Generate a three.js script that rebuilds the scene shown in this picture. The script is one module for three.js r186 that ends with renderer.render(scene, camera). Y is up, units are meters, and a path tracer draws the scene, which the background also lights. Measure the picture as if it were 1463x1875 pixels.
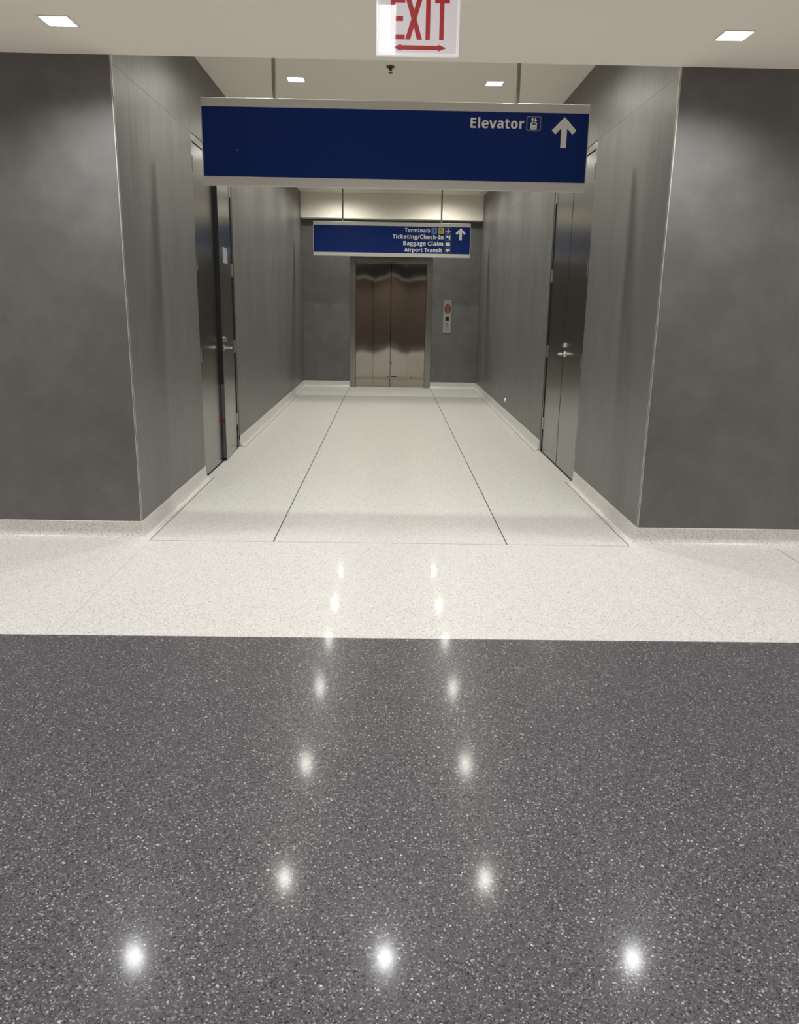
import * as THREE from 'three';
import { RoundedBoxGeometry } from 'three/addons/geometries/RoundedBoxGeometry.js';
import { TextGeometry } from 'three/addons/geometries/TextGeometry.js';
import { FontLoader } from 'three/addons/loaders/FontLoader.js';
import { RectAreaLightUniformsLib } from 'three/addons/lights/RectAreaLightUniformsLib.js';
import { mergeGeometries, toCreasedNormals } from 'three/addons/utils/BufferGeometryUtils.js';
import { createNoise3D } from 'simplex-noise';

// ---------------------------------------------------------------- camera, light levels, exposure
const scene = new THREE.Scene();
scene.background = new THREE.Color(0x000000);
const FOCAL = 1454.46;                                   // pixels, for the 1463 x 1875 frame
const camera = new THREE.PerspectiveCamera(2 * Math.atan(937.5 / FOCAL) * 180 / Math.PI, 1463 / 1875, 0.05, 60);
camera.position.set(-0.0247, 1.4031, 0);
camera.rotation.set(-0.2554, -0.01495, 0.01666, 'YXZ');
camera.setViewOffset(1463, 1875, 2.26, -2.98, 1463, 1875);
camera.updateProjectionMatrix();
scene.add(camera);

const renderer = new THREE.WebGLRenderer({ antialias: true });
renderer.toneMapping = THREE.LinearToneMapping;
renderer.toneMappingExposure = 1.0;
renderer.shadowMap.enabled = true;
RectAreaLightUniformsLib.init();

const HALL_LAMP = { color: new THREE.Color().setRGB(0.985, 0.985, 0.985), candela: 5.7, glow: 6, angle: 1.3 };
const CORRIDOR_LAMP = { color: new THREE.Color().setRGB(1.0, 1.0, 0.9), candela: 4.75, glow: 6, angle: 1.5 };
const BEAM = { penumbra: 1.0, softness: 2.0 };

// ---------------------------------------------------------------- measures (metres)
const HW = 1.521;                    // half width of the corridor
const ZF = -4.704, ZB = -14.23;      // plane of the hall wall, plane of the elevator wall
const ZREAR = 2.1, HX = 5.6;         // the hall behind the camera
const H1 = 2.6685, H2 = 3.2;         // ceiling of the hall, ceiling of the corridor
const ZD1 = -6.442, ZD2 = -7.985, DH = 2.633; // side door openings
const BASE = 0.106;                  // height of the terrazzo base

// ---------------------------------------------------------------- helpers
let seed = 7;
const rnd = () => { seed = (seed * 1664525 + 1013904223) >>> 0; return seed / 4294967296; };
const noise3 = createNoise3D(rnd);
const used = new Map();
function numbered(name) {
  const n = used.get(name) ?? 0; used.set(name, n + 1);
  return n ? name + '_' + String(n).padStart(3, '0') : name;
}
function mesh(name, geo, mat, parent) {
  const m = new THREE.Mesh(geo, mat);
  m.name = numbered(name); m.castShadow = true; m.receiveShadow = true;
  parent.add(m); return m;
}
function structure(name) {
  const g = new THREE.Group(); g.name = numbered(name); g.userData = { kind: 'structure' }; scene.add(g); return g;
}
function thing(name, label, category, [x, y, z] = [0, 0, 0], group) {
  const g = new THREE.Group(); g.name = numbered(name); g.position.set(x, y, z);
  g.userData = { label, category }; if (group) g.userData.group = group;
  scene.add(g); return g;
}
// uv in metres from the position and the way each face looks
function metreUV(geo, offset = [0, 0, 0]) {
  const p = geo.attributes.position, n = geo.attributes.normal, uv = new Float32Array(p.count * 2);
  for (let i = 0; i < p.count; i++) {
    const x = p.getX(i) + offset[0], y = p.getY(i) + offset[1], z = p.getZ(i) + offset[2];
    const ax = Math.abs(n.getX(i)), ay = Math.abs(n.getY(i)), az = Math.abs(n.getZ(i));
    if (ay >= ax && ay >= az) { uv[2 * i] = x; uv[2 * i + 1] = z; }
    else if (ax >= az) { uv[2 * i] = z; uv[2 * i + 1] = y; }
    else { uv[2 * i] = x; uv[2 * i + 1] = y; }
  }
  geo.setAttribute('uv', new THREE.BufferAttribute(uv, 2));
  return geo;
}
function box(x0, x1, y0, y1, z0, z1, bevel = 0) {
  const w = Math.abs(x1 - x0), h = Math.abs(y1 - y0), d = Math.abs(z1 - z0);
  const g = bevel ? new RoundedBoxGeometry(w, h, d, 2, Math.min(bevel, w / 2.01, h / 2.01, d / 2.01)) : new THREE.BoxGeometry(w, h, d);
  g.translate((x0 + x1) / 2, (y0 + y1) / 2, (z0 + z1) / 2);
  return metreUV(g);
}
const join = (...gs) => mergeGeometries(gs.map((g) => (g.index ? g.toNonIndexed() : g)), false);
function polygon(pts, depth, holes = []) {
  const s = new THREE.Shape(pts.map(([x, y]) => new THREE.Vector2(x, y)));
  for (const h of holes) s.holes.push(new THREE.Path(h.map(([x, y]) => new THREE.Vector2(x, y))));
  return new THREE.ExtrudeGeometry(s, { depth, bevelEnabled: false });
}
function roundedRect(x0, y0, x1, y1, r, n = 5) {
  const out = [];
  for (const [cx, cy, a] of [[x1 - r, y1 - r, 0], [x0 + r, y1 - r, 1], [x0 + r, y0 + r, 2], [x1 - r, y0 + r, 3]])
    for (let i = 0; i <= n; i++) { const t = (a + i / n) * Math.PI / 2; out.push([cx + r * Math.cos(t), cy + r * Math.sin(t)]); }
  return out;
}

// ---------------------------------------------------------------- textures: terrazzo chips, mottled laminate
function terrazzo(px, base, kinds) {
  const c = document.createElement('canvas'); c.width = c.height = px;
  const g = c.getContext('2d');
  g.fillStyle = base; g.fillRect(0, 0, px, px);
  for (const { n, r0, r1, colours } of kinds) {
    for (let i = 0; i < n; i++) {
      const x = rnd() * px, y = rnd() * px, r = r0 + (r1 - r0) * rnd() ** 2.2, k = 4 + Math.floor(rnd() * 4), turn = rnd() * 6.28, flat = 0.45 + 0.55 * rnd();
      g.fillStyle = colours[Math.floor(rnd() * colours.length)];
      const pts = [];
      for (let j = 0; j < k; j++) { const a = (j + 0.5 * rnd()) / k * 6.283, q = r * (0.7 + 0.5 * rnd()); const u = q * Math.cos(a), v = q * flat * Math.sin(a); pts.push([u * Math.cos(turn) - v * Math.sin(turn), u * Math.sin(turn) + v * Math.cos(turn)]); }
      for (const ox of x < 12 ? [0, px] : x > px - 12 ? [0, -px] : [0]) for (const oy of y < 12 ? [0, px] : y > px - 12 ? [0, -px] : [0]) {
        g.beginPath(); pts.forEach(([u, v], j) => (j ? g.lineTo(x + ox + u, y + oy + v) : g.moveTo(x + ox + u, y + oy + v))); g.closePath(); g.fill();
      }
    }
  }
  const t = new THREE.CanvasTexture(c);
  t.colorSpace = THREE.SRGBColorSpace; t.wrapS = t.wrapT = THREE.RepeatWrapping; t.anisotropy = 8;
  return t;
}
const greys = (list) => list.map((v) => (Array.isArray(v) ? `rgb(${v})` : `rgb(${v},${v},${v})`));
const TILE = 1.5;                                        // metres covered by a terrazzo texture
const whiteChips = terrazzo(2048, 'rgb(212,209,203)', [
  { n: 52000, r0: 2, r1: 7, colours: greys([[232, 230, 225], [226, 223, 217], [200, 197, 191], [192, 189, 183], [216, 213, 208]]) },
  { n: 36000, r0: 1.8, r1: 5.5, colours: greys([[184, 182, 177], [174, 171, 166], [194, 190, 183], [162, 160, 155]]) },
  { n: 6500, r0: 1.8, r1: 5.0, colours: greys([[146, 143, 138], [128, 125, 121], [158, 150, 140]]) },
  { n: 420, r0: 2.5, r1: 5.0, colours: greys([[92, 90, 88], [108, 102, 96]]) },
]);
const darkChips = terrazzo(2048, 'rgb(93,91,94)', [
  { n: 60000, r0: 2, r1: 6.5, colours: greys([[80, 78, 82], [102, 100, 103], [72, 70, 74], [110, 108, 110]]) },
  { n: 30000, r0: 1.8, r1: 5.5, colours: greys([[56, 54, 57], [64, 62, 66], [46, 44, 47]]) },
  { n: 30000, r0: 1.8, r1: 5.5, colours: greys([[138, 136, 137], [128, 126, 128], [150, 147, 146], [122, 118, 114]]) },
  { n: 11000, r0: 1.8, r1: 5.2, colours: greys([[176, 173, 169], [190, 186, 180], [164, 162, 160]]) },
  { n: 1900, r0: 2.4, r1: 6.0, colours: greys([[208, 204, 196], [222, 218, 210], [198, 192, 180]]) },
]);
for (const t of [whiteChips, darkChips]) t.repeat.set(1 / TILE, 1 / TILE);

// seamless cloud noise on a torus-like blend; value about 0..1
function cloudField(px, octaves, stretchX = 1, stretchY = 1) {
  const f = new Float32Array(px * px);
  const at = (u, v, k) => noise3(u * k * stretchX, v * k * stretchY, k * 1.37);
  for (let y = 0; y < px; y++) for (let x = 0; x < px; x++) {
    const u = x / px, v = y / px; let s = 0;
    for (const [k, a] of octaves) {
      const n = at(u, v, k) * (1 - u) * (1 - v) + at(u - 1, v, k) * u * (1 - v) + at(u, v - 1, k) * (1 - u) * v + at(u - 1, v - 1, k) * u * v;
      s += a * n / Math.sqrt((u * u + (1 - u) ** 2) * (v * v + (1 - v) ** 2));
    }
    f[y * px + x] = s;
  }
  return f;
}
function fieldTexture(f, px, toRGB, srgb) {
  const d = new Uint8Array(px * px * 4);
  for (let i = 0; i < px * px; i++) { const [r, g, b] = toRGB(f[i], i); d[4 * i] = r; d[4 * i + 1] = g; d[4 * i + 2] = b; d[4 * i + 3] = 255; }
  const t = new THREE.DataTexture(d, px, px); t.magFilter = THREE.LinearFilter; t.minFilter = THREE.LinearMipmapLinearFilter; t.generateMipmaps = true;
  t.wrapS = t.wrapT = THREE.RepeatWrapping; if (srgb) t.colorSpace = THREE.SRGBColorSpace; t.needsUpdate = true; return t;
}
const clamp8 = (v) => Math.max(0, Math.min(255, Math.round(v)));
const clouds = cloudField(1024, [[5, 0.42], [11, 0.3], [24, 0.18], [52, 0.12], [120, 0.08]]);
const wallColour = fieldTexture(clouds, 1024, (s) => { const k = 1 + 0.115 * s; return [clamp8(96 * k), clamp8(93.5 * k), clamp8(91.5 * k)]; }, true);
const grainField = cloudField(1024, [[4, 0.4], [9, 0.34], [19, 0.26], [44, 0.14]], 1, 0.16);
const grainColour = fieldTexture(clouds, 1024, (s, i) => { const k = 1 + 0.06 * s + 0.075 * grainField[i]; return [clamp8(96 * k), clamp8(93.5 * k), clamp8(91.5 * k)]; }, true);
const grainRelief = fieldTexture(grainField, 1024, (s) => { const v = clamp8(128 + 70 * s); return [v, v, v]; }, false);
for (const t of [grainColour, grainRelief]) t.repeat.set(1 / 2.4, 1 / 3.2);
const wallRelief = fieldTexture(clouds, 1024, (s) => { const v = clamp8(128 + 70 * s); return [v, v, v]; }, false);
for (const t of [wallColour, wallRelief]) t.repeat.set(1 / 2.4, 1 / 2.4);
const brushed = (() => {                                 // fine vertical brushing of sheet steel
  const px = 512, f = new Float32Array(px * px);
  for (let x = 0; x < px; x++) { const a = rnd(); for (let y = 0; y < px; y++) f[y * px + x] = a * 0.8 + 0.2 * rnd(); }
  const t = fieldTexture(f, px, (s) => { const v = clamp8(150 + 60 * (s - 0.5)); return [v, v, v]; }, false); t.repeat.set(1 / 0.5, 1 / 0.5); return t;
})();

// ---------------------------------------------------------------- materials
const std = (o) => new THREE.MeshStandardMaterial(o);
const phys = (o) => new THREE.MeshPhysicalMaterial(o);
const rgb = (r, g, b) => new THREE.Color().setRGB(r, g, b);
const M = {
  whiteTerrazzo: phys({ map: whiteChips, color: rgb(0.95, 0.955, 0.975), roughness: 0.42, specularIntensity: 0.4, clearcoat: 0.07, clearcoatRoughness: 0.08 }),
  baseTerrazzo: phys({ map: whiteChips, color: rgb(0.95, 0.955, 0.975), roughness: 0.3 }),
  darkTerrazzo: phys({ map: darkChips, color: rgb(0.77, 0.77, 0.78), roughness: 0.3, specularIntensity: 0.15, clearcoat: 0.11, clearcoatRoughness: 0.1 }),
  divider: std({ color: 0x3a3936, roughness: 0.5, metalness: 0.3 }),
  zinc: std({ color: 0xc9c7c0, roughness: 0.45, metalness: 0.2 }),
  thinJoint: std({ color: 0x8b8a80, roughness: 0.5, metalness: 0.2 }),
  laminate: phys({ map: wallColour, color: rgb(1.02, 1.03, 1.04), roughness: 0.46, bumpMap: wallRelief, bumpScale: 0.0012 }),
  grainLaminate: phys({ map: grainColour, color: rgb(1.02, 1.03, 1.04), roughness: 0.4, bumpMap: grainRelief, bumpScale: 0.006 }),
  backing: std({ color: 0x1b1b1b, roughness: 0.9 }),
  paint: std({ color: rgb(0.94, 0.88, 0.79), roughness: 0.85 }),
  rearWall: std({ color: rgb(0.17, 0.13, 0.1), roughness: 0.6 }),
  edgeTrim: std({ color: 0xb9b7b0, roughness: 0.35, metalness: 0.4 }),
  doorSteel: std({ color: rgb(0.25, 0.25, 0.24), metalness: 1, roughness: 0.24 }),
  doorEdge: std({ color: 0x101013, roughness: 0.6 }),
  doorPlate: std({ color: 0x6a6a72, metalness: 0.7, roughness: 0.45 }),
  redTape: std({ color: 0x7a1016, roughness: 0.6 }),
  hinge: std({ color: rgb(0.5, 0.5, 0.48), metalness: 1, roughness: 0.3 }),
  chrome: std({ color: rgb(0.78, 0.76, 0.7), metalness: 1, roughness: 0.18 }),
  liftDoor: std({ color: rgb(0.37, 0.342, 0.305), metalness: 1, roughness: 0.055 }),
  liftFrame: std({ color: rgb(0.33, 0.33, 0.3), metalness: 1, roughness: 0.22, bumpMap: brushed, bumpScale: 0.00008 }),
  panelSteel: std({ color: rgb(0.3, 0.3, 0.275), metalness: 0.5, roughness: 0.55 }),
  black: std({ color: 0x050505, roughness: 0.35 }),
  scuff: std({ color: 0x2c2620, roughness: 0.8 }),
  signBlue: phys({ color: rgb(0.006, 0.025, 0.16), roughness: 0.45, specularIntensity: 0.25 }),
  signBack: std({ color: rgb(0.012, 0.014, 0.024), roughness: 0.6 }),
  aluminium: std({ color: rgb(0.6, 0.59, 0.565), metalness: 0.2, roughness: 0.5 }),
  hanger: std({ color: 0x8b8983, metalness: 0.2, roughness: 0.5 }),
  vinyl: std({ color: rgb(0.86, 0.84, 0.81), roughness: 0.6 }),
  outline: std({ color: rgb(0.17, 0.18, 0.25), roughness: 0.6 }),
  tileBlue: std({ color: rgb(0.075, 0.22, 0.4), roughness: 0.5 }),
  tileYellow: std({ color: rgb(0.6, 0.43, 0.08), roughness: 0.5 }),
  inkNavy: std({ color: rgb(0.005, 0.02, 0.07), roughness: 0.5 }),
  inkBrown: std({ color: rgb(0.1, 0.035, 0.004), roughness: 0.5 }),
  whitePlastic: std({ color: 0xe9e6df, roughness: 0.45 }),
  notice: std({ color: 0x8f99a8, roughness: 0.35 }),
  sprinkler: std({ color: rgb(0.16, 0.075, 0.06), metalness: 0.6, roughness: 0.4 }),
  fireMark: std({ color: rgb(0.16, 0.055, 0.04), roughness: 0.5 }),
  fireMarkDark: std({ color: rgb(0.03, 0.01, 0.009), roughness: 0.5 }),
  exitPanel: phys({ color: rgb(0.74, 0.69, 0.715), roughness: 0.5, clearcoat: 1, clearcoatRoughness: 0.03, emissive: rgb(1, 0.95, 1), emissiveIntensity: 0.25 }),
  exitEdge: phys({ color: rgb(0.9, 0.88, 0.89), roughness: 0.3, clearcoat: 1, clearcoatRoughness: 0.05, emissive: rgb(1, 0.95, 0.97), emissiveIntensity: 0.3 }),
  exitRed: phys({ color: rgb(0.42, 0.008, 0.022), roughness: 0.5, clearcoat: 1, clearcoatRoughness: 0.03, emissive: rgb(0.5, 0.005, 0.014), emissiveIntensity: 0.22 }),
  hallGlow: std({ color: 0xffffff, emissive: HALL_LAMP.color, emissiveIntensity: HALL_LAMP.glow }),
  corridorGlow: std({ color: 0xffffff, emissive: CORRIDOR_LAMP.color, emissiveIntensity: CORRIDOR_LAMP.glow }),
  slotGlow: std({ color: 0xffffff, emissive: HALL_LAMP.color, emissiveIntensity: 6 }),
};

// ---------------------------------------------------------------- floor: poured terrazzo slabs and their divider strips
const floor = structure('floor');
const ZLINE = -4.655, ZBORDER = -3.217, XI = 0.715, XO = 1.466, XJ = 2.37;
const slab = (mat, x0, x1, z0, z1) => mesh('slab', box(x0, x1, -0.1, 0, z0, z1), mat, floor);
slab(M.whiteTerrazzo, -XI, XI, ZB - 0.12, ZLINE);
slab(M.whiteTerrazzo, -HW - 0.1, -XI, ZB - 0.12, ZLINE);
slab(M.whiteTerrazzo, XI, HW + 0.1, ZB - 0.12, ZLINE);
for (const [a, b] of [[-HX - 0.1, -XJ], [-XJ, -XO], [-XO, XO], [XO, XJ], [XJ, HX + 0.1]]) slab(M.whiteTerrazzo, a, b, ZLINE, ZBORDER);
for (const s of [-1, 1]) slab(M.whiteTerrazzo, s < 0 ? -HX - 0.1 : HW + 0.1, s < 0 ? -HW - 0.1 : HX + 0.1, ZF - 0.2, ZLINE);
slab(M.darkTerrazzo, -2.5, 2.5, ZBORDER, ZREAR + 0.1);
for (const s of [-1, 1]) slab(M.whiteTerrazzo, s < 0 ? -HX - 0.1 : 2.5, s < 0 ? -2.5 : HX + 0.1, ZBORDER, ZREAR + 0.1);
const strip = (mat, x0, x1, z0, z1) => mesh('divider_strip', box(x0, x1, -0.012, 0.0006, z0, z1), mat, floor);
const w = 0.0034;
strip(M.divider, -XI - w, -XI + w, ZB + 0.005, ZLINE);
strip(M.divider, XI - w, XI + w, ZB + 0.005, -7.46);
strip(M.zinc, XI - 0.012, XI + 0.004, -7.46, -7.41);
strip(M.divider, XI - w, XI + w, -7.41, ZLINE);
for (const s of [-1, 1]) {
  strip(M.divider, s * XO - w * 0.8, s * XO + w * 0.8, ZD1 - 0.05, ZLINE);
  strip(M.divider, s * XO - w * 0.8, s * XO + w * 0.8, ZB + 0.06, ZD2 + 0.05);
  strip(M.zinc, s * XO - 0.0025, s * XO + 0.0025, ZLINE + 0.15, ZBORDER);
  strip(M.thinJoint, s * XJ - 0.002, s * XJ + 0.002, ZLINE, ZBORDER);
}
strip(M.thinJoint, -HX, HX, ZLINE - 0.0018, ZLINE + 0.0018);

// ---------------------------------------------------------------- terrazzo cove base, swept along the foot of each wall
function coveBase(name, path) {                          // path: points with the room on the side that turn() gives
  const prof = [[-0.012, BASE], [0.003, BASE], [0.005, BASE - 0.002], [0.005, 0.05]];
  for (let i = 1; i <= 7; i++) { const a = i / 8 * Math.PI / 2; prof.push([0.05 - 0.045 * Math.cos(a), 0.046 - 0.045 * Math.sin(a)]); }
  prof.push([0.052, 0.0008], [0.055, 0]);
  const arc = [0]; for (let i = 1; i < prof.length; i++) arc.push(arc[i - 1] + Math.hypot(prof[i][0] - prof[i - 1][0], prof[i][1] - prof[i - 1][1]));
  const dir = (a, b) => { const l = Math.hypot(b[0] - a[0], b[1] - a[1]); return [(b[0] - a[0]) / l, (b[1] - a[1]) / l]; };
  const nrm = ([x, z]) => [-z * path.side, x * path.side];
  const P = path.points, pos = [], uv = [];
  const off = P.map((_, i) => {
    const n1 = i > 0 ? nrm(dir(P[i - 1], P[i])) : null, n2 = i < P.length - 1 ? nrm(dir(P[i], P[i + 1])) : null;
    if (!n1) return n2; if (!n2) return n1;
    const k = 1 + n1[0] * n2[0] + n1[1] * n2[1]; return [(n1[0] + n2[0]) / k, (n1[1] + n2[1]) / k];
  });
  const at = (i, j) => [P[i][0] + off[i][0] * prof[j][0], prof[j][1], P[i][1] + off[i][1] * prof[j][0]];
  let run = 0; const flip = path.side > 0;
  for (let i = 0; i < P.length - 1; i++) {
    const len = Math.hypot(P[i + 1][0] - P[i][0], P[i + 1][1] - P[i][1]);
    for (let j = 0; j < prof.length - 1; j++) {
      const q = [at(i, j), at(i + 1, j), at(i + 1, j + 1), at(i, j + 1)], t = [[run, arc[j]], [run + len, arc[j]], [run + len, arc[j + 1]], [run, arc[j + 1]]];
      for (const k of flip ? [0, 2, 1, 0, 3, 2] : [0, 1, 2, 0, 2, 3]) { pos.push(...q[k]); uv.push(...t[k]); }
    }
    run += len;
  }
  for (const [i, first] of [[0, true], [P.length - 1, false]]) for (let j = 1; j < prof.length - 1; j++) {   // ends
    const c = [P[i][0] + off[i][0] * -0.012, 0, P[i][1] + off[i][1] * -0.012], tri = [c, at(i, j), at(i, j + 1)], tt = [[0, 0], prof[j], prof[j + 1]];
    for (const k of first === flip ? [0, 1, 2] : [0, 2, 1]) { pos.push(...tri[k]); uv.push(...tt[k]); }
  }
  let g = new THREE.BufferGeometry();
  g.setAttribute('position', new THREE.Float32BufferAttribute(pos, 3)); g.setAttribute('uv', new THREE.Float32BufferAttribute(uv, 2));
  g.computeVertexNormals(); g = toCreasedNormals(g, 0.6);
  const m = mesh(name, g, M.baseTerrazzo, scene); m.userData = { kind: 'structure' }; return m;
}
coveBase('baseboard_left', { side: -1, points: [[-HW, ZD1], [-HW, ZF], [-HX, ZF]] });
coveBase('baseboard_back_left', { side: -1, points: [[-0.709, ZB], [-HW, ZB], [-HW, ZD2]] });
coveBase('baseboard_right', { side: 1, points: [[HW, ZD1], [HW, ZF], [HX, ZF]] });
coveBase('baseboard_back_right', { side: 1, points: [[0.709, ZB], [HW, ZB], [HW, ZD2]] });

// ---------------------------------------------------------------- walls: dark laminate panels hung on a dark backing
const GAP = 0.0004, PT = 0.012;
const panelBox = (x0, x1, y0, y1, z0, z1) => box(x0, x1, y0, y1, z0, z1, 0.0004);
function sideWall(s, name, seam) {
  const g = structure(name);
  const X = (d) => s * (HW + d);
  const B = (d0, d1, y0, y1, z0, z1, m = M.backing, n = 'backing') => mesh(n, box(Math.min(X(d0), X(d1)), Math.max(X(d0), X(d1)), y0, y1, z0, z1), m, g);
  B(0.085, 0.2, 0, H2, ZB - 0.2, ZF - 0.15);
  B(PT, 0.085, 0, H2, ZD1, ZF - 0.01); B(PT, 0.085, 0, H2, ZB, ZD2); B(PT, 0.085, DH, H2, ZD2, ZD1);
  const far = 5, step = (ZD2 - ZB) / far;
  const low = [[ZF - 0.002, seam], [seam, ZD1]], high = [[ZF - 0.002, seam], [seam, ZD1], [ZD1, ZD2]];
  for (let i = 0; i < far; i++) { const c = [ZD2 - i * step, ZD2 - (i + 1) * step]; low.push(c); high.push(c); }
  for (const [a, b] of low) mesh('wall_panel', panelBox(Math.min(X(0), X(PT)), Math.max(X(0), X(PT)), BASE - 0.004, DH - GAP, b + GAP, a - GAP), M.grainLaminate, g);
  for (const [a, b] of high) mesh('wall_panel', panelBox(Math.min(X(0), X(PT)), Math.max(X(0), X(PT)), DH + GAP, H2, b + GAP, a - GAP), M.grainLaminate, g);
  return g;
}
sideWall(-1, 'wall_left', -5.345); sideWall(1, 'wall_right', -5.13);
for (const s of [-1, 1]) {
  const g = structure(s < 0 ? 'wall_front_left' : 'wall_front_right');
  const xr = [s * (HW + 0.0), s * HX].sort((a, b) => a - b);
  mesh('wall_panel', panelBox(xr[0], xr[1], BASE - 0.004, H1, ZF - PT, ZF), M.laminate, g);
  const xb = [s * (HW + PT + 0.001), s * HX].sort((a, b) => a - b);
  mesh('backing', box(xb[0], xb[1], 0, H1, ZF - 0.15, ZF - PT), M.backing, g);
  const tr = structure(s < 0 ? 'trim_1' : 'trim_2');     // steel edge strip on the outside corner
  mesh('corner_strip', s > 0 ? join(box(HW - 0.0015, HW + 0.007, BASE, H1, ZF - 0.001, ZF + 0.0016), box(HW - 0.0016, HW + 0.001, BASE, H1, ZF - 0.009, ZF + 0.0016))
    : join(box(-HW - 0.007, -HW + 0.0015, BASE, H1, ZF - 0.001, ZF + 0.0016), box(-HW - 0.001, -HW + 0.0016, BASE, H1, ZF - 0.009, ZF + 0.0016)), M.edgeTrim, tr);
}
const wallBack = structure('wall_back');
for (const [x0, x1, y0, y1] of [[-HW, -0.709, BASE - 0.004, 2.804], [0.709, HW, BASE - 0.004, 2.804], [-0.709, 0.709, 2.2335, 2.804]])
  mesh('wall_panel', panelBox(x0 + GAP, x1 - GAP, y0 + (y0 > 1 ? GAP : 0), y1, ZB - PT, ZB), M.laminate, wallBack);
for (const [x0, x1, y0, y1] of [[-HW - 0.2, -0.69, 0, H2], [0.69, HW + 0.2, 0, H2], [-0.69, 0.69, 2.22, H2]]) mesh('backing', box(x0, x1, y0, y1, ZB - 0.2, ZB - PT), M.backing, wallBack);
mesh('backing', box(-0.75, 0.75, -0.05, 2.3, ZB - 0.26, ZB - 0.2), M.backing, wallBack);

const wallRear = structure('wall_rear');
mesh('wall_surface', box(-HX - 0.1, HX + 0.1, 0, H1, ZREAR, ZREAR + 0.12), M.rearWall, wallRear);
for (const s of [-1, 1]) mesh('wall_surface', box(s < 0 ? -HX - 0.12 : HX, s < 0 ? -HX : HX + 0.12, 0, H1, ZF - 0.15, ZREAR + 0.12), M.paint, structure(s < 0 ? 'wall_end_left' : 'wall_end_right'));

// ---------------------------------------------------------------- ceilings, the drop at the mouth of the corridor and the soffit before the elevator
const ceiling = structure('ceiling');
mesh('hall_ceiling', box(-HX - 0.1, HX + 0.1, H1, H1 + 0.1, ZF - 0.0005, ZREAR + 0.12), M.paint, ceiling);
mesh('drop_face', box(-HW - 0.2, HW + 0.2, H1 + 0.1, H2 + 0.1, ZF, ZF + 0.1), M.paint, ceiling);
mesh('corridor_ceiling', box(-HW - 0.2, HW + 0.2, H2, H2 + 0.1, ZB - 0.2, ZF), M.paint, ceiling);
mesh('soffit', box(-HW, HW, 2.804, H2, ZB - 0.005, -14.035, 0.004), M.paint, ceiling);
for (const s of [-1, 1]) mesh('hall_ceiling', box(s < 0 ? -HX - 0.1 : HW + 0.001, s < 0 ? -HW - 0.001 : HX + 0.1, H1, H1 + 0.1, ZF - 0.2, ZF - 0.0006), M.paint, ceiling);

// ---------------------------------------------------------------- square downlights
function downlight(x, y, z, kind, glow, label, group) {
  const o = thing('ceiling_light', label, 'ceiling light', [x, y, z], group);
  mesh('trim', polygon(roundedRect(-0.074, -0.074, 0.074, 0.074, 0.006), 0.004, [roundedRect(-0.066, -0.066, 0.066, 0.066, 0.004).reverse()]).rotateX(Math.PI / 2), M.whitePlastic, o);
  mesh('diffuser', box(-0.066, 0.066, -0.0025, 0, -0.066, 0.066), glow, o);
  const l = new THREE.SpotLight(kind.color, kind.candela, 0, kind.angle, BEAM.penumbra, 2);
  l.position.set(0, -0.044, 0); l.target.position.set(0, -1, 0); l.castShadow = true; l.shadow.radius = BEAM.softness; l.shadow.mapSize.set(512, 512);
  l.name = 'lamp'; o.add(l, l.target);
  return o;
}
downlight(-1.59, H1, -4.19, HALL_LAMP, M.hallGlow, 'bright square ceiling light at upper left, left of the exit sign', 'square lights along the hall ceiling');
downlight(1.59, H1, -4.19, HALL_LAMP, M.hallGlow, 'bright square ceiling light at upper right, right of the exit sign', 'square lights along the hall ceiling');
downlight(0.0, H1, -4.19, HALL_LAMP, M.hallGlow, 'square ceiling light hidden straight behind the exit sign', 'square lights along the hall ceiling');
for (const x of [-4.77, -3.18, 3.18, 4.77]) downlight(x, H1, -4.19, HALL_LAMP, M.hallGlow, 'square hall ceiling light beyond the side edges of the picture', 'square lights along the hall ceiling');
for (const z of [-1.3, 1.3]) for (const x of [-4.77, -3.18, -1.59, 0, 1.59, 3.18, 4.77])
  downlight(x, H1, z, HALL_LAMP, M.hallGlow, 'square hall ceiling light high over the dark floor, out of view', 'square lights along the hall ceiling');
const rows = [[-5.56, 'in the row right above the near blue sign'], [-7.25, ''], [-8.94, 'in the third row back, hidden by the near blue sign'], [-10.4, 'in the fourth row back, hidden by the near blue sign'],
  [-11.8, 'in the fifth row back, hidden by the near blue sign'], [-13.43, 'in the last row, right above the far blue sign']];
for (const [z, where] of rows) for (const s of [-1, 1]) {
  const side = s < 0 ? 'left' : 'right';
  downlight(s * 0.82, H2, z, CORRIDOR_LAMP, M.corridorGlow, where ? `${side} square corridor ceiling light ${where}` : `lit square corridor ceiling light beside the ${side} rod above the near blue sign`, 'square lights along the corridor ceiling');
}
{ // narrow slot light in the hall ceiling, mirrored in the face of the exit sign
  const o = thing('slot_light', 'long narrow slot light in the hall ceiling before the exit sign', 'ceiling light', [-0.055, H1, -2.12]);
  mesh('trim', polygon(roundedRect(-0.05, -0.608, 0.05, 0.608, 0.004), 0.004, [roundedRect(-0.042, -0.6, 0.042, 0.6, 0.002).reverse()]).rotateX(Math.PI / 2), M.whitePlastic, o);
  mesh('diffuser', box(-0.042, 0.042, -0.0025, 0, -0.6, 0.6), M.slotGlow, o);
  const l = new THREE.RectAreaLight(HALL_LAMP.color, 15, 0.084, 1.2); l.position.set(0, -0.006, 0); l.rotation.x = -Math.PI / 2; l.name = 'lamp'; o.add(l);
}

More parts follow.
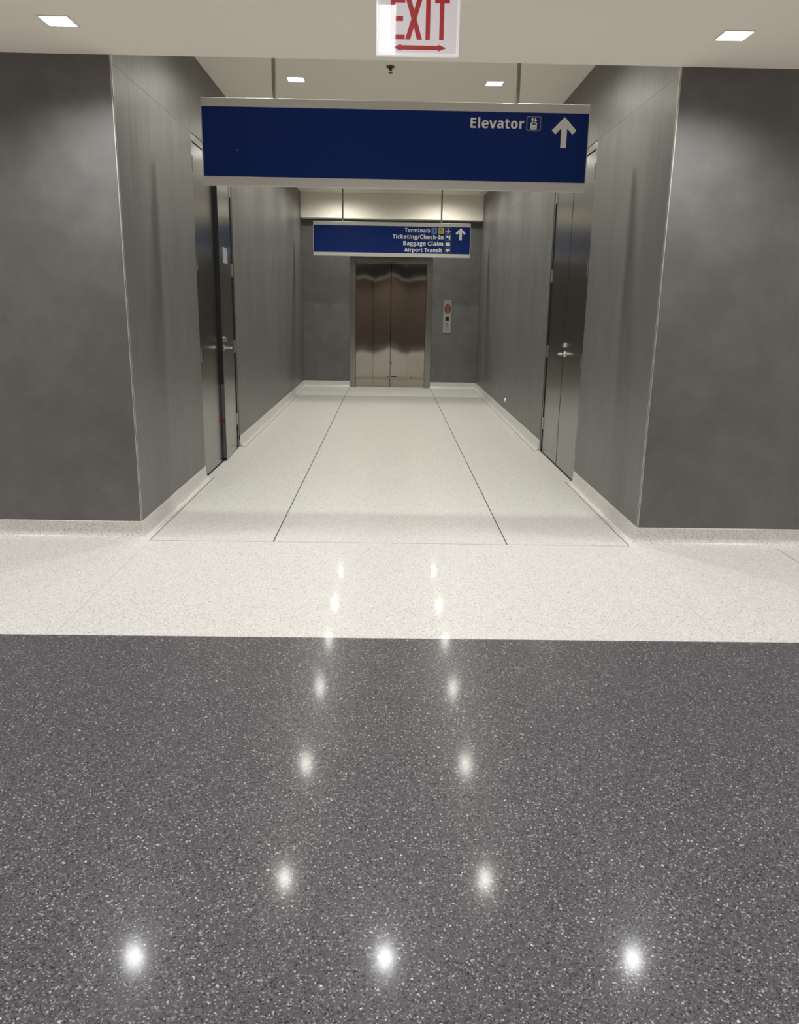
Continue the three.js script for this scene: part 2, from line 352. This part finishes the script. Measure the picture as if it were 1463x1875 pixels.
// ---------------------------------------------------------------- steel double doors in the corridor walls
const LEAF_W = (ZD1 - ZD2 - 0.1) / 2, REC = 0.012, LT = 0.045;
function lever(parent, x, y, z, s, way) {                // s: which wall; way: +1 lever runs toward the camera
  const out = -s;
  const rose = new THREE.CylinderGeometry(0.027, 0.029, 0.01, 24).rotateZ(Math.PI / 2).translate(out * 0.005, 0, 0);
  const neck = new THREE.CylinderGeometry(0.010, 0.010, 0.055, 16).rotateZ(Math.PI / 2).translate(out * 0.032, 0, 0);
  const curve = new THREE.CatmullRomCurve3([new THREE.Vector3(out * 0.058, 0, -way * 0.008), new THREE.Vector3(out * 0.062, 0, way * 0.02), new THREE.Vector3(out * 0.06, 0.001, way * 0.07), new THREE.Vector3(out * 0.052, 0, way * 0.118)]);
  const grip = new THREE.TubeGeometry(curve, 16, 0.0095, 10, false);
  const tip = new THREE.SphereGeometry(0.0095, 12, 8).translate(out * 0.052, 0, way * 0.118), heel = new THREE.SphereGeometry(0.0095, 12, 8).translate(out * 0.058, 0, -way * 0.008);
  const m = mesh('lever_handle', join(rose, neck, grip, tip, heel), M.chrome, parent); m.position.set(x, y, z);
  const b = mesh('deadbolt', join(new THREE.CylinderGeometry(0.02, 0.022, 0.014, 20).rotateZ(Math.PI / 2).translate(out * 0.007, 0, 0), new RoundedBoxGeometry(0.014, 0.034, 0.008, 2, 0.003).translate(out * 0.02, 0, 0)), M.chrome, parent);
  b.position.set(x, y + 0.075, z);
}
function doubleDoor(s, name, activeFar, ajar) {
  const g = structure(name);
  const xo = s * HW;                                     // face of the wall; +s goes into the wall
  const X = (d) => xo + s * d;
  const lo = (a, b) => Math.min(X(a), X(b)), hi = (a, b) => Math.max(X(a), X(b));
  mesh('door_frame', join(box(lo(0.004, 0.08), hi(0.004, 0.08), 0, DH - 0.003, ZD1 - 0.048, ZD1 - 0.001), box(lo(0.004, 0.08), hi(0.004, 0.08), 0, DH - 0.003, ZD2 + 0.001, ZD2 + 0.048), box(lo(0.004, 0.08), hi(0.004, 0.08), 2.582, DH - 0.003, ZD2 + 0.048, ZD1 - 0.048)), M.doorSteel, g);
  for (const near of [true, false]) {
    const leaf = new THREE.Group(); leaf.name = numbered('door_leaf'); g.add(leaf);
    const zh = near ? ZD1 - 0.052 : ZD2 + 0.052, d = near ? -1 : 1;        // the leaf runs from its hinges by d
    leaf.position.set(X(REC), 0, zh);
    const a = 0.008, b = 2.578, z0 = d > 0 ? 0.002 : -LEAF_W + 0.0055, z1 = d > 0 ? LEAF_W - 0.0055 : -0.002;
    mesh('leaf_panel', box(Math.min(0, s * LT), Math.max(0, s * LT), a, b, z0, z1, 0.002), M.doorSteel, leaf);
    for (const y of [0.232, 0.94, 1.648, 2.36]) {
      const parts = [new THREE.CylinderGeometry(0.0085, 0.0085, 0.115, 12).translate(-s * 0.004, y + 0.0575, -d * 0.001), box(-0.0012, 0.0012, y, y + 0.115, Math.min(0, d * 0.03), Math.max(0, d * 0.03)).translate(-s * 0.001, 0, 0)];
      for (const k of [0.024, 0.091]) parts.push(new THREE.CylinderGeometry(0.0092, 0.0092, 0.002, 12).translate(-s * 0.004, y + k, -d * 0.001));
      mesh('hinge', join(...parts), M.hinge, leaf);
    }
    if (near === activeFar && !ajar) mesh('astragal', box(Math.min(-s * 0.0015, s * 0.01), Math.max(-s * 0.0015, s * 0.01), a, b, d > 0 ? z1 : z0 - 0.009, d > 0 ? z1 + 0.009 : z0), M.doorEdge, leaf);
    if (near !== activeFar) lever(leaf, 0, 1.018, d * (LEAF_W - 0.06), s, near ? 1 : -1);
    if (!near && ajar) {
      leaf.rotation.y = -s * ajar;
      const ze = LEAF_W - 0.0055;
      mesh('edge_channel', box(s * 0.003, s * (LT - 0.002), a, b, ze - 0.002, ze + 0.0012), M.doorEdge, leaf);
      mesh('edge_plate', box(s * 0.004, s * 0.03, 0.03, 0.70, ze, ze + 0.0025), M.doorPlate, leaf);
      mesh('tape_band', box(s * 0.001, s * 0.036, 0.348, 0.385, ze + 0.0005, ze + 0.0038), M.redTape, leaf);
    }
  }
  mesh('seal', box(lo(0.0045, 0.03), hi(0.0045, 0.03), 0.006, 2.582, ZD2 + 0.046, ZD2 + 0.0535), M.doorEdge, g);
  mesh('threshold', box(lo(0.005, 0.08), hi(0.005, 0.08), 0, 0.005, ZD2 + 0.048, ZD1 - 0.048), M.doorEdge, g);
  return g;
}
const AJAR = 0.047;
doubleDoor(-1, 'door_1', true, AJAR);
doubleDoor(1, 'door_2', false, 0);
{ // notice on the open leaf of the left door
  const o = thing('notice', 'small pale blue-grey notice sheet stuck on the left steel door', 'notice', [-HW - REC, 1.75, ZD2 + 0.052]);
  o.rotation.y = AJAR;
  mesh('sheet', box(0.0002, 0.0012, 0, 0.137, 0.26, 0.52), M.notice, o);
}

// ---------------------------------------------------------------- elevator
const lift = structure('door_3');
mesh('door_frame', join(box(-0.709, -0.607, 0, 2.232, ZB - 0.2, ZB + 0.012, 0.003), box(0.607, 0.709, 0, 2.232, ZB - 0.2, ZB + 0.012, 0.003), box(-0.607, 0.607, 2.13, 2.232, ZB - 0.2, ZB + 0.012, 0.003)), M.liftFrame, lift);
mesh('sill', box(-0.607, 0.607, -0.02, 0.004, ZB - 0.14, ZB + 0.002), M.zinc, lift);
const ridge = [[-0.607, -0.2], [-0.46, 0.15], [-0.3045, -0.5], [-0.15, 0.15], [0, 1], [0.12, 0.45], [0.2, -0.4], [0.3, -0.75], [0.3045, -0.45], [0.4, -0.05], [0.607, 0.1]];
const ridgeAt = (x) => { for (let i = 1; i < ridge.length; i++) if (x <= ridge[i][0]) { const [a, p] = ridge[i - 1], [b, q] = ridge[i]; let t = (x - a) / (b - a); t = t * t * (3 - 2 * t); return p + (q - p) * t; } return 0; };
for (let k = 0; k < 4; k++) {
  const x0 = -0.607 + k * 0.3035 + 0.0018 + (k === 2 ? 0.0025 : 0), x1 = x0 + 0.3035 - 0.0036 - (k === 1 ? 0.0025 : 0), zf = ZB - (k === 0 || k === 3 ? 0.072 : 0.066);
  const front = new THREE.PlaneGeometry(x1 - x0, 2.118, 14, 90).translate((x0 + x1) / 2, 1.065, 0), p = front.attributes.position;
  for (let i = 0; i < p.count; i++) {
    const x = p.getX(i), y = p.getY(i);
    p.setZ(i, 0.0011 * ridgeAt(x) * Math.sin(2 * Math.PI * (y - 0.66) / 1.25) + 0.00022 * noise3(x * 2.2, y * 1.6, 4.2 + k) + 0.00002 * noise3(x * 11, y * 6, 8 + k));
  }
  front.computeVertexNormals(); front.translate(0, 0, zf);
  const body = box(x0, x1, 0.006, 2.124, zf - 0.03, zf - 0.002);
  mesh('door_panel', join(front, body), M.liftDoor, lift);
}
for (const [x, y, rx, ry] of [[-0.042, 0.185, 0.016, 0.012], [0.065, 0.188, 0.05, 0.011], [0.105, 0.19, 0.016, 0.009], [0.38, 0.18, 0.012, 0.011], [0.02, 0.42, 0.01, 0.012]])
  mesh('scuff_mark', new THREE.SphereGeometry(1, 14, 8).scale(rx, ry, 0.0018).translate(x, y, ZB - 0.0655 - (Math.abs(x) > 0.3 ? 0.006 : 0)), M.scuff, lift);
{
  const o = thing('call_station', 'tall narrow steel call panel with black button right of the elevator', 'call panel', [0.985, 0.96, ZB]);
  mesh('face_plate', new RoundedBoxGeometry(0.147, 0.563, 0.014, 3, 0.004).translate(0, 0.2815, 0.007), M.panelSteel, o);
  const disc = mesh('fire_emblem', polygon(roundedRect(-0.052, 0.325, 0.055, 0.495, 0.05), 0.0012).translate(0, 0, 0.014), M.fireMark, o);
  mesh('flame', polygon([[-0.05, 0.42], [-0.045, 0.45], [-0.034, 0.43], [-0.028, 0.4], [-0.02, 0.37], [-0.03, 0.36], [-0.044, 0.385]], 0.0008).translate(0, 0, 0.0152), M.fireMarkDark, disc);
  mesh('flame', polygon([[0.05, 0.42], [0.045, 0.45], [0.036, 0.43], [0.034, 0.4], [0.024, 0.37], [0.036, 0.365], [0.048, 0.39]], 0.0008).translate(0, 0, 0.0152), M.fireMarkDark, disc);
  mesh('flame', polygon([[-0.012, 0.43], [0, 0.48], [0.012, 0.43], [0, 0.42]], 0.0008).translate(0, 0, 0.0152), M.fireMarkDark, disc);
  mesh('indicator', new THREE.CylinderGeometry(0.012, 0.012, 0.004, 16).rotateX(Math.PI / 2).translate(0, 0.527, 0.016), M.chrome, o);
  mesh('button', new RoundedBoxGeometry(0.058, 0.068, 0.006, 2, 0.003).translate(-0.002, 0.248, 0.016), M.black, o);
  for (const [y, r] of [[0.17, 0.012], [0.138, 0.013], [0.108, 0.011], [0.055, 0.008]]) mesh('key_switch', new THREE.CylinderGeometry(r, r, 0.006, 16).rotateX(Math.PI / 2).translate(-0.006, y, 0.016), M.chrome, o);
}

// ---------------------------------------------------------------- small fittings
{
  const o = thing('sprinkler_head', 'small brown sprinkler head hanging from the corridor ceiling below the exit sign', 'sprinkler', [-0.04, H2, -6.83]);
  mesh('escutcheon', new THREE.CylinderGeometry(0.026, 0.034, 0.008, 24).translate(0, -0.004, 0), M.sprinkler, o);
  mesh('stem', join(new THREE.CylinderGeometry(0.011, 0.013, 0.022, 14).translate(0, -0.019, 0), box(-0.013, -0.009, -0.045, -0.024, -0.003, 0.003), box(0.009, 0.013, -0.045, -0.024, -0.003, 0.003)), M.sprinkler, o);
  mesh('deflector', new THREE.CylinderGeometry(0.016, 0.016, 0.003, 16).translate(0, -0.0465, 0), M.sprinkler, o);
}
{
  const o = thing('wall_bumper', 'small white door bumper low on the right corridor wall', 'wall bumper', [HW, 0.23, -10.48]);
  mesh('dome', new THREE.SphereGeometry(0.025, 20, 10, 0, Math.PI * 2, 0, Math.PI / 2).scale(1, 0.9, 1).rotateZ(Math.PI / 2), M.whitePlastic, o);
}

// ---------------------------------------------------------------- signs
const font = await new FontLoader().loadAsync('fonts/droid/droid_sans_bold.typeface.json');
function textShape(str, x0, x1, base, cap, z, depth = 0.0012) {
  const g = new TextGeometry(str, { font, size: 1, depth: 1, curveSegments: 6, bevelEnabled: false });
  const ref = new TextGeometry('E', { font, size: 1, depth: 1, curveSegments: 2, bevelEnabled: false });
  g.computeBoundingBox(); ref.computeBoundingBox();
  const b = g.boundingBox, k = cap / ref.boundingBox.max.y;
  g.translate(-b.min.x, 0, 0); g.scale((x1 - x0) / (b.max.x - b.min.x), k, depth); g.translate(x0, base, z);
  return g;
}
function arrow(cx, tip, half, arm, stem, foot, z) {      // a plain arrow with square-cut arms
  const t = arm / Math.SQRT2, pts = [[0, 0], [half, -half], [half - t, -half - t], [stem, -half - t + (half - t - stem)], [stem, foot - tip], [-stem, foot - tip], [-stem, -half - t + (half - t - stem)], [-half + t, -half - t], [-half, -half]];
  return polygon(pts.reverse(), 0.0012).translate(cx, tip, z);
}
function hangingSign(label, front, half, y0, y1, b0, b1, top, rods, thick = 0.045) {
  const o = thing('hanging_sign', label, 'sign', [0, 0, front], 'blue hanging direction signs');
  mesh('sign_face', box(-half + 0.004, half - 0.004, b0 - 0.002, b1 + 0.002, -thick + 0.003, -0.003), M.signBlue, o);
  mesh('back_panel', box(-half + 0.004, half - 0.004, b0 - 0.002, b1 + 0.002, -thick + 0.001, -thick + 0.003), M.signBack, o);
  mesh('top_rail', box(-half, half, b1, y1, -thick, 0, 0.003), M.aluminium, o);
  mesh('bottom_rail', box(-half, half, y0, b0, -thick, 0, 0.003), M.aluminium, o);
  for (const s of [-1, 1]) mesh('end_cap', box(s < 0 ? -half : half - 0.006, s < 0 ? -half + 0.006 : half, b0, b1, -thick, -0.0005), M.aluminium, o);
  for (const x of rods) {
    const r = mesh('hanger_rod', new THREE.CylinderGeometry(0.0125, 0.0125, top - y1 + 0.002, 16).translate(x, (top + y1) / 2, -thick / 2), M.hanger, o);
  }
  return o;
}
const FZ = -0.003;
{
  const o = hangingSign('large blue hanging sign reading Elevator with a white up arrow', -5.45, 1.2215, 2.1325, 2.6437, 2.187, 2.5925, H2, [-0.763, 0.763]);
  mesh('lettering', textShape('Elevator', 0.4705, 0.8085, 2.4985, 0.0585, FZ), M.vinyl, o);
  mesh('arrow', arrow(1.0635, 2.571, 0.0775, 0.0335, 0.0182, 2.3915, FZ), M.vinyl, o);
  const x0 = 0.8225, y0 = 2.4862, S = 0.0935, H = 0.0865;
  const frame = mesh('pictogram', polygon(roundedRect(x0, y0, x0 + S, y0 + H, 0.012), 0.001, [roundedRect(x0 + 0.0065, y0 + 0.0065, x0 + S - 0.0065, y0 + H - 0.0065, 0.008).reverse()]).translate(0, 0, FZ), M.outline, o);
  const c = x0 + S / 2;
  const car = polygon(roundedRect(c - 0.0205, y0 + 0.0085, c + 0.0205, y0 + 0.0505, 0.006), 0.001, [[[c - 0.012, y0 + 0.037], [c - 0.012, y0 + 0.044], [c + 0.013, y0 + 0.044], [c + 0.013, y0 + 0.037]], [[c - 0.0055, y0 + 0.016], [c - 0.0055, y0 + 0.027], [c - 0.0035, y0 + 0.027], [c - 0.0035, y0 + 0.016]],
    [[c + 0.002, y0 + 0.016], [c + 0.002, y0 + 0.0265], [c + 0.005, y0 + 0.0265], [c + 0.005, y0 + 0.016]], [[c + 0.009, y0 + 0.016], [c + 0.009, y0 + 0.0265], [c + 0.011, y0 + 0.0265], [c + 0.011, y0 + 0.016]]]);
  const up = polygon([[c - 0.008, y0 + 0.078], [c - 0.021, y0 + 0.063], [c - 0.0125, y0 + 0.063], [c - 0.0125, y0 + 0.0525], [c - 0.005, y0 + 0.0525], [c - 0.005, y0 + 0.063], [c + 0.003, y0 + 0.063]], 0.001);
  const down = polygon([[c + 0.010, y0 + 0.0525], [c + 0.0225, y0 + 0.0655], [c + 0.014, y0 + 0.0655], [c + 0.014, y0 + 0.077], [c + 0.0065, y0 + 0.077], [c + 0.0065, y0 + 0.0655], [c - 0.002, y0 + 0.0655]], 0.001);
  mesh('symbol', join(car, up, down).translate(0, 0, FZ), M.vinyl, frame);
  mesh('rivet', new THREE.SphereGeometry(0.0035, 10, 6).scale(1, 1, 0.4).translate(-0.997, 2.343, FZ), M.aluminium, o);
}
{
  const o = hangingSign('far blue hanging sign listing terminals, ticketing, baggage claim and airport transit', -13.2, 1.2375, 2.159, 2.6745, 2.2145, 2.619, H2, [-0.775, 0.775]);
  for (const [str, a, b, y, cap] of [['Terminals', 0.201, 0.598, 2.53, 0.062], ['Ticketing/Check-In', 0.012, 0.811, 2.434, 0.062], ['Baggage Claim', 0.181, 0.81, 2.338, 0.06], ['Airport Transit', 0.2, 0.797, 2.24, 0.058]])
    mesh('lettering', textShape(str, a, b, y, cap, FZ), M.vinyl, o);
  mesh('arrow', arrow(1.081, 2.608, 0.08, 0.0345, 0.02, 2.4225, FZ), M.vinyl, o);
  for (const [x, y, m, ink, d] of [[0.6225, 2.516, M.tileBlue, M.inkNavy, '1'], [0.7325, 2.518, M.tileYellow, M.inkBrown, '5']]) {
    const t = mesh('number_tile', polygon(roundedRect(x, y, x + 0.0865, y + 0.089, 0.008), 0.001).translate(0, 0, FZ), m, o);
    const wd = d === '1' ? 0.024 : 0.04;
    mesh('numeral', textShape(d, x + 0.043 - wd / 2, x + 0.043 + wd / 2, y + 0.014, 0.061, FZ + 0.001), ink, t);
  }
  const icons = [
    [0.837, 2.521, [[[0.0465, 0.083], [0.041, 0.072], [0.041, 0.053], [0.01, 0.033], [0.01, 0.025], [0.041, 0.036], [0.042, 0.018], [0.033, 0.011], [0.033, 0.006], [0.0465, 0.01], [0.06, 0.006], [0.06, 0.011], [0.051, 0.018], [0.052, 0.036], [0.083, 0.025], [0.083, 0.033], [0.052, 0.053], [0.052, 0.072]]]],
    [0.84, 2.424, [[[0.012, 0.036], [0.012, 0.046], [0.022, 0.06], [0.028, 0.075], [0.036, 0.062], [0.05, 0.05], [0.05, 0.036]], [[0.056, 0.008], [0.056, 0.05], [0.052, 0.064], [0.062, 0.072], [0.074, 0.072], [0.08, 0.06], [0.078, 0.008]], [[0.05, 0.036], [0.05, 0.044], [0.058, 0.044], [0.058, 0.036]]]],
    [0.839, 2.328, [[[0.014, 0.012], [0.012, 0.02], [0.012, 0.048], [0.018, 0.055], [0.032, 0.056], [0.034, 0.066], [0.057, 0.066], [0.059, 0.056], [0.073, 0.055], [0.079, 0.048], [0.079, 0.02], [0.077, 0.012]]]],
    [0.8385, 2.2285, [[[0.012, 0.042], [0.03, 0.062], [0.08, 0.066], [0.08, 0.056], [0.05, 0.052], [0.05, 0.048], [0.082, 0.05], [0.08, 0.03], [0.052, 0.026], [0.046, 0.012], [0.038, 0.012], [0.034, 0.024], [0.018, 0.032]]]],
  ];
  for (const [x, y, shapes] of icons) {
    const f = mesh('pictogram', polygon(roundedRect(x, y, x + 0.0925, y + 0.089, 0.008), 0.001, [roundedRect(x + 0.005, y + 0.005, x + 0.0875, y + 0.084, 0.005).reverse()]).translate(0, 0, FZ), M.outline, o);
    mesh('symbol', join(...shapes.map((q) => polygon(q, 0.001))).translate(x, y, FZ), M.vinyl, f);
  }
}
{ // exit sign: a thick clear-coated panel with bevelled rim under a canopy
  const o = thing('exit_sign', 'white exit sign with red letters and a double-headed red arrow', 'exit sign', [0.067, 2.307, -3.3]);
  const W = 0.155, PH = 0.225;
  mesh('panel', new THREE.BoxGeometry(2 * W - 0.022, PH - 0.011, 0.014).translate(0, PH / 2 + 0.0055, -0.007), M.exitPanel, o);
  mesh('rim', join(box(-W, -W + 0.0115, 0, PH, -0.014, 0.0012, 0.0035), box(W - 0.0115, W, 0, PH, -0.014, 0.0012, 0.0035), box(-W + 0.004, W - 0.004, 0, 0.0115, -0.014, 0.0012, 0.0035), box(-W + 0.004, W - 0.004, PH - 0.006, PH, -0.014, 0.0012, 0.0025)), M.exitEdge, o);
  mesh('canopy', new RoundedBoxGeometry(2 * W + 0.004, 0.06, 0.032, 3, 0.006).translate(0, PH + 0.03, -0.007), M.aluminium, o);
  mesh('ceiling_mount', new THREE.CylinderGeometry(0.05, 0.05, H1 - 2.307 - PH - 0.05, 24).translate(0, (PH + 0.05 + H1 - 2.307) / 2, -0.007), M.aluminium, o);
  const Y = 0.055, Q = 0.138, b = 0.0165, ox = -0.067, D = 0.0008;
  const rect = (x0, x1, y0, y1) => [[x0, y0], [x1, y0], [x1, y1], [x0, y1]];
  const E = [rect(-0.034, -0.0175, Y, Y + Q), rect(-0.0175, 0.0192, Y, Y + b), rect(-0.0175, 0.012, Y + 0.061, Y + 0.061 + b), rect(-0.0175, 0.0192, Y + Q - b, Y + Q)];
  const m = Y + Q / 2, Xl = [[[0.0205, Y], [0.0395, Y], [0.0522, m - 0.028], [0.0645, Y], [0.0835, Y], [0.0618, m], [0.084, Y + Q], [0.065, Y + Q], [0.0522, m + 0.03], [0.0395, Y + Q], [0.0205, Y + Q], [0.0427, m]]];
  const I = [rect(0.096, 0.1125, Y, Y + Q)], T = [rect(0.147, 0.1635, Y, Y + Q - b), rect(0.129, 0.1835, Y + Q - b, Y + Q)];
  for (const l of [E, Xl, I, T]) mesh('letter', join(...l.map((q) => polygon(q, D))).translate(ox, 0, 0), M.exitRed, o);
  const ay = 0.0285;
  mesh('double_arrow', polygon([[-0.0245, ay], [0.006, ay + 0.0115], [0.006, ay + 0.0072], [0.1435, ay + 0.0072], [0.1435, ay + 0.0115], [0.174, ay], [0.1435, ay - 0.0115], [0.1435, ay - 0.0072], [0.006, ay - 0.0072], [0.006, ay - 0.0115]].reverse(), D).translate(ox, 0, 0), M.exitRed, o);
}

renderer.render(scene, camera);
